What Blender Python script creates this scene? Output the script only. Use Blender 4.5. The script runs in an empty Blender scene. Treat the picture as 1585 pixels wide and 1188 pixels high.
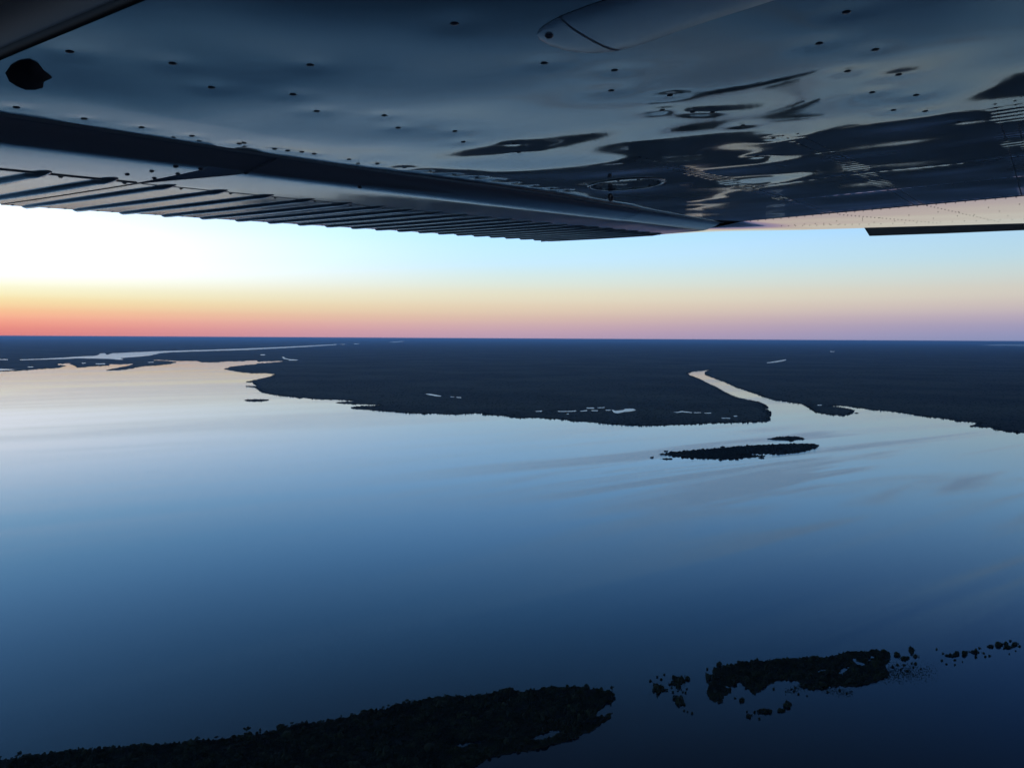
import bpy, bmesh, math, random
import numpy as np
from mathutils import Matrix, Vector
from mathutils.geometry import delaunay_2d_cdt

sc = bpy.context.scene
col = sc.collection
rng = np.random.default_rng(7)
random.seed(7)

# ------------------------------------------------------------------ camera
F, CX, CY = 1232.0, 792.5, 594.0          # focal length and centre of the 1585x1188 photograph
ALT = 400.0                               # height of the aircraft above the water, metres


def cdir(x, y):
    return np.array([(x - CX) / F, -(y - CY) / F, 1.0])


def unit(v):
    return v / np.linalg.norm(v)


_up = unit(np.cross(cdir(1585, 528.0), cdir(0, 519.5)))
if _up[1] < 0:
    _up = -_up
_fw = np.array([0, 0, 1.0])
_wy = unit(_fw - (_fw @ _up) * _up)
_wx = np.cross(_wy, _up) * -1.0           # camera frame here is left handed (x right, y up, z forward)
C2W = np.stack([_wx, _wy, _up])           # camera frame -> world
if C2W[0, 0] < 0:
    C2W[0] = -C2W[0]
EYE = np.array([0, 0, ALT])


def ray(x, y):
    return C2W @ cdir(x, y)


def ground(x, y, z=0.0):
    """the place on the plain that the photograph shows at this point"""
    d = ray(x, y)
    t = (z - ALT) / d[2]
    return EYE + d * t


cam = bpy.data.cameras.new('camera')
cam.sensor_width = 36.0
cam.lens = 36.0 * F / 1585.0
cam.clip_start = 0.02
cam.clip_end = 2.0e6
cam_o = bpy.data.objects.new('camera', cam)
col.objects.link(cam_o)
_r, _u, _f = C2W @ np.array([1, 0, 0.]), C2W @ np.array([0, 1, 0.]), C2W @ np.array([0, 0, 1.])
cam_o.matrix_world = Matrix(((_r[0], _u[0], -_f[0], 0), (_r[1], _u[1], -_f[1], 0), (_r[2], _u[2], -_f[2], ALT), (0, 0, 0, 1)))
sc.camera = cam_o

# ------------------------------------------------------------------ sky at dusk, the sun has set to the left
SUN_AZ = -50.0                            # degrees left of the view axis
SKY_MAX = 1.6


def lin(c):
    c = c / 255.0
    return c / 12.92 if c <= 0.04045 else ((c + 0.055) / 1.055) ** 2.4


world = bpy.data.worlds.new('World')
sc.world = world
world.use_nodes = True
wt = world.node_tree
bg = wt.nodes['Background']
bg.inputs['Strength'].default_value = SKY_MAX


def wn(kind, **kw):
    n = wt.nodes.new(kind)
    for k, v in kw.items():
        setattr(n, k, v)
    return n


def wmath(op, a, b=None, clamp=False):
    n = wn('ShaderNodeMath', operation=op, use_clamp=clamp)
    for i, v in enumerate((a, b)):
        if v is None:
            continue
        if isinstance(v, (int, float)):
            n.inputs[i].default_value = v
        else:
            wt.links.new(v, n.inputs[i])
    return n.outputs[0]


tcw = wn('ShaderNodeTexCoord')
sep = wn('ShaderNodeSeparateXYZ')
wt.links.new(tcw.outputs['Generated'], sep.inputs[0])
el = wmath('MULTIPLY', wmath('ARCSINE', sep.outputs['Z']), 180 / math.pi / 90)
el = wmath('SQRT', wmath('MAXIMUM', el, 0.0))
sx, sy = math.sin(math.radians(SUN_AZ)), math.cos(math.radians(SUN_AZ))
hx = wmath('ADD', wmath('MULTIPLY', sep.outputs['X'], sx), wmath('MULTIPLY', sep.outputs['Y'], sy))
hl = wmath('SQRT', wmath('ADD', wmath('MULTIPLY', sep.outputs['X'], sep.outputs['X']),
                         wmath('MAXIMUM', wmath('MULTIPLY', sep.outputs['Y'], sep.outputs['Y']), 1e-6)))
ang = wmath('ARCCOSINE', wmath('MINIMUM', wmath('MAXIMUM', wmath('DIVIDE', hx, hl), -1.0), 1.0))
ang = wmath('MULTIPLY', ang, 180 / math.pi)


def ramp(stops):
    n = wn('ShaderNodeValToRGB')
    cr = n.color_ramp
    cr.interpolation = 'CARDINAL'
    while len(cr.elements) < len(stops):
        cr.elements.new(0.5)
    for e, (deg, c) in zip(cr.elements, stops):
        e.position = math.sqrt(deg / 90.0)
    for e, (deg, c) in zip(cr.elements, stops):
        k = c[3] if len(c) > 3 else 1.0
        e.color = tuple(lin(v) * k / SKY_MAX for v in c[:3]) + (1.0,)
    wt.links.new(el, n.inputs[0])
    return n.outputs[0]


# elevation in degrees -> colour, towards the set sun, square to it, and opposite
sun_side = ramp([(0, (228, 124, 112)), (0.5, (242, 138, 116)), (1.1, (255, 172, 136)), (1.7, (255, 206, 152)),
                 (2.4, (255, 240, 186)), (3.2, (255, 255, 232, 1.08)), (4.6, (258, 260, 268, 1.35)), (7, (258, 266, 282, 1.3)),
                 (11, (184, 244, 292, 1.1)), (17, (132, 204, 278)), (28, (70, 116, 168)), (50, (28, 48, 76)), (90, (15, 30, 58))])
mid_side = ramp([(0, (186, 158, 182)), (0.5, (199, 163, 177)), (1.1, (213, 178, 174)), (1.7, (223, 196, 175)), (2.6, (230, 217, 190)),
                 (3.6, (226, 231, 214)), (5, (208, 239, 250)), (7, (192, 241, 282)), (10, (172, 237, 296)), (17, (112, 186, 262)),
                 (28, (56, 86, 126)), (50, (25, 40, 62)), (90, (14, 27, 54))])
cross_side = ramp([(0, (134, 148, 188)), (0.5, (146, 150, 187)), (1.1, (164, 158, 186)), (1.7, (186, 174, 187)),
                   (2.6, (206, 197, 190)), (3.6, (206, 209, 202)), (5, (190, 217, 226)), (7, (172, 213, 242)),
                   (10, (146, 206, 258)), (17, (78, 130, 198)), (28, (34, 50, 80)), (50, (15, 26, 48)), (90, (12, 22, 44))])
far_side = ramp([(0, (86, 104, 142)), (3, (112, 116, 150)), (7, (140, 134, 158)), (12, (118, 134, 168)),
                 (28, (58, 84, 130)), (90, (26, 44, 82))])


def blend(a, b, deg0, deg1):
    m = wn('ShaderNodeMix', data_type='RGBA')
    mr = wn('ShaderNodeMapRange', interpolation_type='SMOOTHSTEP')
    mr.inputs['From Min'].default_value = deg0
    mr.inputs['From Max'].default_value = deg1
    wt.links.new(ang, mr.inputs['Value'])
    wt.links.new(mr.outputs[0], m.inputs[0])
    wt.links.new(a, m.inputs[6])
    wt.links.new(b, m.inputs[7])
    return m.outputs[2]


sky_col = blend(blend(blend(sun_side, mid_side, 3.0, 52.0), cross_side, 40.0, 90.0), far_side, 75.0, 180.0)
wt.links.new(sky_col, bg.inputs['Color'])


sc.view_settings.view_transform = 'Standard'
sc.view_settings.look = 'None'
sc.view_settings.gamma = 1.0
sc.view_settings.exposure = 0.0
sc.cycles.use_denoising = True
sc.cycles.max_bounces = 6
sc.cycles.volume_bounces = 0


# ------------------------------------------------------------------ helpers
def tag(o, label=None, cat=None, group=None, kind=None):
    if label:
        o['label'] = label
    if cat:
        o['category'] = cat
    if group:
        o['group'] = group
    if kind:
        o['kind'] = kind
    return o


def mesh_np(name, V, Fc, smooth=False):
    V = np.asarray(V, dtype=np.float32)
    Fc = np.asarray(Fc, dtype=np.int32)
    k = Fc.shape[1]
    me = bpy.data.meshes.new(name)
    me.vertices.add(len(V))
    me.vertices.foreach_set('co', V.ravel())
    me.loops.add(len(Fc) * k)
    me.loops.foreach_set('vertex_index', Fc.ravel())
    me.polygons.add(len(Fc))
    me.polygons.foreach_set('loop_start', np.arange(len(Fc), dtype=np.int32) * k)
    me.update(calc_edges=True)
    me.polygons.foreach_set('use_smooth', np.full(len(Fc), smooth))
    me.validate()
    return me


def mesh_py(name, V, Fc, smooth=False):
    me = bpy.data.meshes.new(name)
    me.from_pydata([tuple(map(float, v)) for v in V], [], Fc)
    me.update()
    bm = bmesh.new()
    bm.from_mesh(me)
    bmesh.ops.recalc_face_normals(bm, faces=bm.faces)
    bm.to_mesh(me)
    bm.free()
    me.polygons.foreach_set('use_smooth', np.full(len(me.polygons), smooth))
    return me


def link(name, me, mat=None, parent=None, loc=None):
    o = bpy.data.objects.new(name, me)
    col.objects.link(o)
    if mat is not None and me is not None and len(me.materials) == 0:
        me.materials.append(mat)
    if parent is not None:
        o.parent = parent
    if loc is not None:
        o.location = tuple(map(float, loc))
    return o


def material(name, base, rough=0.5, ior=1.5, metallic=0.0, spec=None):
    m = bpy.data.materials.new(name)
    m.use_nodes = True
    b = m.node_tree.nodes['Principled BSDF']
    b.inputs['Base Color'].default_value = (*base, 1)
    b.inputs['Roughness'].default_value = rough
    b.inputs['IOR'].default_value = ior
    b.inputs['Metallic'].default_value = metallic
    if spec is not None:
        b.inputs['Specular IOR Level'].default_value = spec
    return m


def nodes(m):
    nt = m.node_tree

    def new(kind, **kw):
        n = nt.nodes.new(kind)
        for k, v in kw.items():
            if k.startswith('i_'):
                key = k[2:].replace('_', ' ')
                n.inputs[key].default_value = v
            else:
                setattr(n, k, v)
        return n
    return nt, new, nt.nodes['Principled BSDF']


# foliage: dark green, uneven
def foliage_material(name, c0, c1, scale):
    m = material(name, c0, 0.9, spec=0.1)
    nt, new, b = nodes(m)
    g = new('ShaderNodeNewGeometry')
    n = new('ShaderNodeTexNoise', i_Scale=scale, i_Detail=4.0)
    r = new('ShaderNodeValToRGB')
    r.color_ramp.elements[0].position = 0.36
    r.color_ramp.elements[1].position = 0.66
    r.color_ramp.elements[0].color = (*c0, 1)
    r.color_ramp.elements[1].color = (*c1, 1)
    nt.links.new(g.outputs['Position'], n.inputs['Vector'])
    nt.links.new(n.outputs['Fac'], r.inputs[0])
    nt.links.new(r.outputs[0], b.inputs['Base Color'])
    return m


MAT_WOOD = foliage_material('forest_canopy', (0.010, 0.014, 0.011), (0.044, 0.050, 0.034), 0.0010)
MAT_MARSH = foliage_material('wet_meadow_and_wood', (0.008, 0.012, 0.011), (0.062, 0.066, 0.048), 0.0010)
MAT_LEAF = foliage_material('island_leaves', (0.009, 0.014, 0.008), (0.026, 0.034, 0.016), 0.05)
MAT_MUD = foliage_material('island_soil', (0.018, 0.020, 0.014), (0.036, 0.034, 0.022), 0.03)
MAT_BARK = material('bark', (0.045, 0.034, 0.026), 0.9, spec=0.1)


# water: nearly still, turbid river water with wind lanes and slicks of different roughness
def water_material(name, calm, ruffled, rough=0.04):
    """calm, ruffled: slope of the wavelets in the slicks and in the wind lanes"""
    m = material(name, (0.008, 0.013, 0.018), 0.045, 1.44)
    nt, new, b = nodes(m)

    def math_(op, a, b_=None, clamp=False):
        n = new('ShaderNodeMath', operation=op, use_clamp=clamp)
        for i, v in enumerate((a, b_)):
            if v is None:
                continue
            if isinstance(v, (int, float)):
                n.inputs[i].default_value = v
            else:
                nt.links.new(v, n.inputs[i])
        return n.outputs[0]

    def lanes(deg, sx_, sy_, dist, detail, lo_, hi_):
        rot = new('ShaderNodeMapping')
        rot.inputs['Rotation'].default_value = (0, 0, math.radians(-deg))
        mp = new('ShaderNodeMapping')
        mp.inputs['Scale'].default_value = (sx_, sy_, 1)
        nt.links.new(g.outputs['Position'], rot.inputs['Vector'])
        nt.links.new(rot.outputs[0], mp.inputs['Vector'])
        n1 = new('ShaderNodeTexNoise', i_Scale=1.0, i_Detail=detail, i_Roughness=0.55, i_Distortion=dist)
        nt.links.new(mp.outputs[0], n1.inputs['Vector'])
        mr = new('ShaderNodeMapRange', interpolation_type='SMOOTHSTEP')
        mr.inputs['From Min'].default_value = lo_
        mr.inputs['From Max'].default_value = hi_
        nt.links.new(n1.outputs['Fac'], mr.inputs['Value'])
        return mr.outputs[0]

    g = new('ShaderNodeNewGeometry')
    broad = lanes(30, 0.00022, 0.0012, 0.8, 5.0, 0.38, 0.62)
    thin = lanes(36, 0.00040, 0.0042, 1.3, 4.0, 0.44, 0.60)
    # the outflow of the side river draws thin lanes on the water before its mouth
    p0 = ground(1400, 740)
    vs = new('ShaderNodeVectorMath', operation='DISTANCE')
    vs.inputs[1].default_value = (p0[0], p0[1], 0)
    nt.links.new(g.outputs['Position'], vs.inputs[0])
    near = new('ShaderNodeMapRange', interpolation_type='SMOOTHSTEP')
    near.inputs['From Min'].default_value = 500
    near.inputs['From Max'].default_value = 1900
    near.inputs['To Min'].default_value = 1.0
    near.inputs['To Max'].default_value = 0.12
    nt.links.new(vs.outputs['Value'], near.inputs['Value'])
    mask = math_('ADD', math_('MULTIPLY', broad, 0.36), math_('MULTIPLY', math_('MULTIPLY', thin, near.outputs[0]), 0.9), True)
    slope = math_('ADD', math_('MULTIPLY', mask, ruffled - calm), calm)
    nt.links.new(math_('ADD', math_('MULTIPLY', mask, 0.11), rough), b.inputs['Roughness'])
    # wavelets: a random slope for each patch of a few decimetres
    wl = new('ShaderNodeTexNoise', i_Scale=5.0, i_Detail=1.0)
    nt.links.new(g.outputs['Position'], wl.inputs['Vector'])
    cen = new('ShaderNodeVectorMath', operation='SUBTRACT')
    cen.inputs[1].default_value = (0.5, 0.5, 0.5)
    nt.links.new(wl.outputs['Color'], cen.inputs[0])
    sc_ = new('ShaderNodeVectorMath', operation='SCALE')
    nt.links.new(cen.outputs[0], sc_.inputs[0])
    nt.links.new(slope, sc_.inputs['Scale'])
    fl = new('ShaderNodeVectorMath', operation='MULTIPLY')
    fl.inputs[1].default_value = (1, 1, 0)
    nt.links.new(sc_.outputs[0], fl.inputs[0])
    ad = new('ShaderNodeVectorMath', operation='ADD')
    ad.inputs[1].default_value = (0, 0, 1)
    nt.links.new(fl.outputs[0], ad.inputs[0])
    no = new('ShaderNodeVectorMath', operation='NORMALIZE')
    nt.links.new(ad.outputs[0], no.inputs[0])
    nt.links.new(no.outputs[0], b.inputs['Normal'])
    return m


MAT_WATER = water_material('river_water', 0.03, 0.42)
MAT_POND = water_material('rippled_pond_water', 0.1, 0.3, 0.2)

# ------------------------------------------------------------------ water and land
S = 450000.0
water = link('river_water', mesh_py('river_water', [(-S, -S, 0), (S, -S, 0), (S, S, 0), (-S, S, 0)], [(0, 1, 2, 3)]), MAT_WATER)
tag(water, 'wide calm blue river water filling the lower half of the view', kind='structure')


def hor(x):
    return 519.5 + 8.5 * x / 1585.0


def ragged(pts, step=2.6, amp=0.28, closed=True):
    """split a traced outline into short pieces and roughen it"""
    out = []
    n = len(pts)
    for i in range(n if closed else n - 1):
        a, b = np.array(pts[i], float), np.array(pts[(i + 1) % n], float)
        L = np.linalg.norm(b - a)
        k = max(1, min(60, int(L / step)))
        for j in range(k):
            p = a + (b - a) * j / k
            if j and -40 < p[0] < 1640:
                p = p + rng.normal(0, amp, 2) * np.array([1.6, 0.7])
            out.append(p)
    return np.array(out)


def inside(P, poly):
    x, y = P[:, 0], P[:, 1]
    res = np.zeros(len(P), bool)
    px, py = poly[:, 0], poly[:, 1]
    qx, qy = np.roll(px, -1), np.roll(py, -1)
    for a, b, c, d in zip(px, py, qx, qy):
        if b == d:
            continue
        hit = ((b > y) != (d > y)) & (x < (c - a) * (y - b) / (d - b) + a)
        res ^= hit
    return res


def sheet(name, poly, z, mat, skirt=0.0):
    """a level sheet of ground or water with the outline given in photograph points"""
    vs = [Vector((float(p[0]), float(p[1]))) for p in poly]
    r = delaunay_2d_cdt(vs, [], [list(range(len(vs)))], 1, 1e-5)
    V = [ground(v.x, v.y, z) for v in r[0]]
    Fc = [tuple(f) for f in r[2]]
    bm = bmesh.new()
    bv = [bm.verts.new(v) for v in V]
    for f in Fc:
        try:
            bm.faces.new([bv[i] for i in f])
        except ValueError:
            pass
    for f in bm.faces:
        if f.normal.z < 0 or (f.normal_update() or f.normal.z) < 0:
            f.normal_flip()
    if skirt:
        es = [e for e in bm.edges if len(e.link_faces) == 1]
        ret = bmesh.ops.extrude_edge_only(bm, edges=es)
        for v in ret['geom']:
            if isinstance(v, bmesh.types.BMVert):
                v.co.z -= skirt
    me = bpy.data.meshes.new(name)
    bm.to_mesh(me)
    bm.free()
    return link(name, me, mat)


shore = [(-900, 588), (-600, 582), (-200, 577), (0, 574.5), (8, 574.5), (29, 573.5), (68, 570.5), (92, 569), (102, 565.5), (89, 564.4),
         (89, 563.3), (111, 561.3), (108, 562.7), (117, 566.5), (119, 568.6), (131, 568.2), (141, 566.7), (169, 565.6), (169, 563.5),
         (187, 563.8), (206, 562.8), (205, 564), (196, 566.5), (184, 568.7), (170, 571.3), (163.5, 573), (181, 572.8), (204, 570.3),
         (215, 567.6), (227, 566.2), (240, 565.6), (262, 563.2), (273, 561), (272, 559.8), (262, 558.8), (250, 557.9), (238, 557.6),
         (238, 556.6), (252, 557), (272, 558.2), (304, 558.3), (313, 560.5), (338, 560.6), (343, 559.3), (356, 559), (374, 558.9),
         (385, 557.8), (398, 557.6), (399, 559.3), (437, 558.4), (437, 559.6), (420, 561), (398, 562.5), (396, 563.5), (375, 565.3),
         (358, 567.5), (347, 570.9), (357, 573.2), (374, 576), (391, 577.6), (413, 577.4), (426, 579), (420, 582), (408, 585.2), (396, 587.6),
         (381, 591), (391, 591.4), (393, 594), (398, 597), (379, 597.6), (395, 599.4), (399, 602.5), (405.5, 607), (417, 609.5), (435, 612.5),
         (459, 615), (463, 616.2), (471, 615.4), (483, 617), (502, 618), (527, 618.6), (551, 620.4), (536, 621.3), (519, 623),
         (538, 624.7), (561, 625.6), (588, 626.2), (588, 627.2), (560, 627.9), (543, 629.9), (544, 631.5), (561, 633.4), (582, 635),
         (608, 637), (628, 639), (659, 640.3), (672, 639.4), (686, 640.8), (708, 641.4), (713, 640.3), (739, 639.4), (748, 639.4),
         (746, 641.6), (781, 643.1), (793, 646), (812, 646.8), (813, 646), (830, 646.2), (878, 649.6), (882, 651), (919, 653.4), (950, 656.8),
         (979, 658.5), (1009, 658.8), (1038, 657.5), (1070, 656.6), (1102, 654.8), (1184, 652.6), (1192.5, 650.5), (1193, 647), (1190, 644.2),
         (1193, 643.7), (1194, 639.4), (1189, 633.8), (1183, 633.1), (1190, 631.4), (1187, 627.5), (1179, 623.3), (1167, 620.2),
         (1153, 617.6), (1138, 613.9), (1122.7, 607), (1110.7, 599.7), (1095.4, 592.6), (1080, 585), (1068, 580.7), (1064.7, 577.8),
         (1071.5, 575.2), (1098, 572.2), (1091, 575.5), (1091, 579.3), (1102, 584), (1119, 590), (1134.6, 596.9), (1153, 603.7),
         (1177, 612.2), (1196, 618.5), (1220, 622.2), (1241, 624.6), (1251, 630), (1261, 637.4), (1280, 641), (1307, 643), (1319, 639.8),
         (1322.7, 635), (1307, 631.3), (1290, 628.9), (1287, 627.2), (1307, 627.6), (1321.5, 630), (1346, 633.2), (1380, 636.6),
         (1409, 640.3), (1418.6, 642.7), (1467, 648.3), (1482, 651.5), (1512, 653.6), (1512, 656), (1501, 659.2), (1523, 661.2),
         (1535, 661.2), (1537.6, 664), (1564, 668.2), (1585, 669.7), (1800, 690), (2600, 742), (8000, 1100)]
shore_r = ragged(shore, closed=False)
shore_r = np.vstack([shore_r, [shore[-1]]])
main_poly = np.vstack([shore_r, [[8000, hor(8000) + 1.5], [2600, hor(2600) + 1.5], [1600, hor(1600) + 1.5], [800, hor(800) + 1.5], [0, hor(0) + 1.5], [-900, hor(-900) + 1.5]]])
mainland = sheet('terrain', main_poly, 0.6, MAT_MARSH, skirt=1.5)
tag(mainland, 'dark flat wooded delta land reaching to the horizon', kind='structure')

ponds = {
    'river_channel': [[(31, 556), (60, 555.3), (95, 553.5), (119, 551.8), (148, 550.5), (154, 548.5), (154, 547), (163, 546.6), (165, 549),
                       (174, 546.6), (238, 543.6), (270, 542.6), (308, 541.6), (369, 539.6), (437, 536.9), (480, 534.6), (521, 532.4), (521, 533.6),
                       (480, 536.2), (437, 538.6), (378, 541.4), (308, 543.4), (262, 545), (247, 546.5), (235, 549.5), (218, 551.5),
                       (204, 552.5), (186, 554), (192, 556.5), (184, 556.6), (170, 555.1), (145, 554.6), (119, 554.3), (95, 555.4), (31, 557.2)]],
    'pond': [
        [(-60, 555.6), (12, 555.7), (12, 556.8), (-60, 557)],
        [(-30, 571), (10, 570.7), (26, 571.7), (12, 572.7), (-5, 573.6)],
        [(43, 567.3), (52, 567.2), (51, 568.2), (43, 568.2)],
        [(126, 561.3), (133, 561.2), (132, 562.4), (127, 562.4)],
        [(147, 562.4), (163, 562.2), (163, 563.4), (150, 563.6)],
        [(229, 560.2), (238, 559.9), (238, 560.9), (229, 561)],
        [(403, 548.4), (411, 548.5), (410, 549.6), (403, 549.5)],
        [(436, 552), (440, 552.2), (441, 554), (447, 555.6), (462, 556.6), (458, 557.6), (447, 557.6), (447, 556.4), (439, 555)],
        [(527, 532.6), (534, 532.2), (534, 532.9), (527, 533.3)],
        [(548, 531.7), (556, 531.4), (556, 532.3), (548, 532.5)],
        [(601, 529.4), (608, 528.6), (625, 527.6), (625, 528.6), (608, 529.9)],
        [(658, 609), (668, 609.6), (683, 612.4), (682, 613.4), (673, 612.6), (660, 610)],
        [(706, 614.2), (714, 614.5), (713.5, 615.8), (707, 615.2)],
        [(697, 613.4), (703, 613.6), (703, 614.3), (697, 614.1)],
        [(828, 636.1), (839, 635.2), (839, 636.5), (830, 637)],
        [(863, 635.9), (880, 635.9), (892, 635), (891, 636.4), (878, 637), (864, 636.8)],
        [(898, 635.7), (909, 634.4), (909, 635.6), (899, 636.6)],
        [(907, 630.7), (919, 630.3), (920, 632), (909, 632)],
        [(924, 630.5), (929, 630), (936, 629.8), (936, 630.7), (926, 631.2)],
        [(915, 634.6), (926, 634.8), (925, 635.8), (916, 635.8)],
        [(937, 634), (945, 633.8), (945, 634.9), (938, 635)],
        [(946.5, 633.4), (953, 635.4), (965, 634.2), (967, 632.4), (979, 632), (985, 634.4), (978, 636), (966, 637.2), (956, 639.4), (950, 638.2)],
        [(876, 639.8), (881, 639.8), (879, 641.2)],
        [(1042, 637), (1048, 637.4), (1056, 635.8), (1071, 637.8), (1071, 638.8), (1056, 637.3), (1048, 638.4)],
        [(1074, 637.8), (1085, 637.8), (1085, 638.7), (1074, 638.7)],
        [(1090, 638.4), (1101, 638.5), (1100, 639.6), (1091, 639.5)],
        [(1116, 646.3), (1131, 646.5), (1130, 647.6), (1117, 647.4)],
        [(1135.4, 643), (1141, 643), (1141, 644.2), (1136, 644.4)],
        [(1187, 560.8), (1191, 560.4), (1204, 558), (1217, 556), (1217, 557), (1211, 558.9), (1201, 560.6), (1188, 561.8)],
        [(1284, 543.3), (1292, 543.5), (1291, 544.5), (1286, 544.3)],
        [(1523, 533.6), (1550, 533), (1640, 532.2), (1640, 535.2), (1560, 534.8), (1535, 534.8)],
        [(1432, 528.9), (1452, 528.8), (1452, 529.5), (1434, 529.5)],
        [(1265, 626.2), (1272, 626), (1272, 627.2), (1266, 627.2)],
    ]}
pond_polys = []
pond_names = {0: None}
k = 0
for nm, lst in ponds.items():
    for p in lst:
        pr = ragged(p, step=2.0, amp=0.12)
        pond_polys.append(pr)
        o = sheet(nm, pr, 0.9, MAT_POND)
        tag(o, 'pale winding river channel on the far left plain' if nm == 'river_channel' else 'small pale pond lying in the dark wooded land', kind='structure')
        k += 1


# ------------------------------------------------------------------ woods
def ico(sub, jitter, seed, squash=0.8):
    bm = bmesh.new()
    bmesh.ops.create_icosphere(bm, subdivisions=sub, radius=1.0)
    r = random.Random(seed)
    for v in bm.verts:
        v.co *= 1 + r.uniform(-jitter, jitter)
        v.co.z *= squash
    V = np.array([v.co[:] for v in bm.verts])
    Fc = np.array([[v.index for v in f.verts] for f in bm.faces])
    bm.free()
    return V, Fc


def scatter(name, P, rx, rz, mat, sub=1, variants=6, jitter=0.28, smooth=False):
    """one joined mesh of tree crowns; P centres, rx half width, rz half height"""
    Vs, Fs, off = [], [], 0
    which = rng.integers(0, variants, len(P))
    for q in range(variants):
        V, Fc = ico(sub, jitter, 100 + q, 1.0)
        sel = np.where(which == q)[0]
        if not len(sel):
            continue
        a = rng.uniform(0, 2 * np.pi, len(sel))
        ca, sa = np.cos(a)[:, None], np.sin(a)[:, None]
        X = (V[None, :, 0] * ca - V[None, :, 1] * sa) * rx[sel, None] + P[sel, 0:1]
        Y = (V[None, :, 0] * sa + V[None, :, 1] * ca) * rx[sel, None] + P[sel, 1:2]
        Z = V[None, :, 2] * rz[sel, None] + P[sel, 2:3]
        VV = np.stack([X, Y, Z], -1).reshape(-1, 3)
        FF = (Fc[None] + (np.arange(len(sel)) * len(V))[:, None, None]).reshape(-1, 3) + off
        off += len(VV)
        Vs.append(VV)
        Fs.append(FF)
    me = mesh_np(name, np.vstack(Vs), np.vstack(Fs), smooth)
    return link(name, me, mat)


def project(P):
    d = (P - EYE) @ C2W           # world -> camera frame
    return np.stack([CX + F * d[:, 0] / d[:, 2], CY - F * d[:, 1] / d[:, 2]], -1)


# trees lining the shores of the mainland
W = np.array([ground(p[0], p[1], 0.6) for p in shore_r if -60 < p[0] < 1700])
pts = []
for a, b in zip(W[:-1], W[1:]):
    L = np.linalg.norm(b - a)
    dist = np.linalg.norm((a + b) / 2 - EYE)
    sp = max(7.0, dist / 700.0)
    n = rng.poisson(L / sp * 2.2)
    if n == 0 or n > 4000:
        continue
    t = rng.uniform(0, 1, n)[:, None]
    nrm = np.array([-(b - a)[1], (b - a)[0], 0]) / max(L, 1e-6)
    side = 1.0
    pts.append(a + (b - a) * t + nrm * side * rng.exponential(14, n)[:, None] * rng.choice([1, 1, 1, -0.3], n)[:, None])
P = np.vstack(pts)
pp = project(P)
ok = inside(pp, main_poly)
for q in pond_polys:
    ok &= ~inside(pp, q)
P = P[ok]
h = rng.gamma(5, 1.0, len(P)) * 0.42 + 0.8
P[:, 2] = 0.6 + h * 0.6
# clumps of wood inland
n = 36000
uu = rng.uniform(-60, 1680, n)
vv = 535 + 132 * rng.power(1.35, n)
pp = np.stack([uu, vv], -1)
ok = inside(pp, main_poly)
for q in pond_polys:
    ok &= ~inside(pp, q)
Q = np.array([ground(x, y, 0.6) for x, y in pp[ok]])
dist = np.linalg.norm(Q - EYE, axis=1)
rQ = np.clip(dist / 1300.0, 3.0, 25) * rng.uniform(0.7, 1.6, len(Q))
hQ = rng.gamma(2.5, 1.0, len(Q)) * 0.4 + 0.5
Q[:, 2] = 0.6 + hQ * 0.2
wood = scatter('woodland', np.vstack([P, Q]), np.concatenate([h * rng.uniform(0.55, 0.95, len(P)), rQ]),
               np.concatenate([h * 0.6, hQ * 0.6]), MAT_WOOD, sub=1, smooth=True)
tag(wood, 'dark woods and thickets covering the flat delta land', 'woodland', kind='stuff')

# ------------------------------------------------------------------ islands
near_a = [(0, 1175), (44, 1173.5), (67, 1169), (91, 1164), (121, 1161), (161.5, 1158), (182, 1156), (220, 1155), (250, 1152), (293, 1149),
          (330, 1145), (350.5, 1143), (381, 1138), (413, 1135), (441, 1127), (457.5, 1121), (486, 1118.6), (512, 1114.6), (538, 1109.6),
          (562.5, 1103.5), (593, 1097), (620, 1091), (653, 1083), (681.5, 1078), (734, 1077), (748.6, 1074.8), (782, 1067.6), (816, 1068.8),
          (854, 1062.8), (895, 1062), (919, 1065), (935.6, 1070), (952, 1079.6), (946, 1089), (938, 1083), (933, 1092.7), (921, 1102),
          (922.5, 1108), (935.6, 1108), (949, 1102), (940, 1112), (928, 1121.5), (914, 1131), (895, 1139.5), (868.5, 1146.7),
          (830, 1157.5), (792, 1164.7), (753, 1172), (734, 1184), (720, 1194), (600, 1240), (200, 1300), (-300, 1330), (-420, 1300), (-300, 1215)]
near_b = [(1105, 1034), (1122, 1030), (1159, 1024.6), (1195.5, 1020.4), (1236, 1018.5), (1285, 1015.6), (1308, 1009.7), (1345.5, 1007.8),
          (1359.5, 1006), (1377, 1009.7), (1378, 1014.7), (1377, 1022.7), (1366, 1027.6), (1373, 1035.6), (1377, 1043.5), (1365, 1049.5),
          (1349.5, 1054.5), (1323.7, 1061.4), (1304, 1059.4), (1282, 1061.4), (1255, 1066.6), (1243.6, 1060.8), (1230, 1051), (1207, 1051),
          (1191.7, 1057), (1180, 1060.8), (1178, 1068.5), (1168.6, 1073), (1161, 1068.5), (1151, 1058), (1143.6, 1053), (1132, 1060.8),
          (1132, 1069.5), (1120.5, 1075), (1118.5, 1084), (1111, 1086.8), (1099, 1080), (1095.5, 1068.5), (1097, 1059), (1103, 1053), (1105, 1043.5)]
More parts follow.
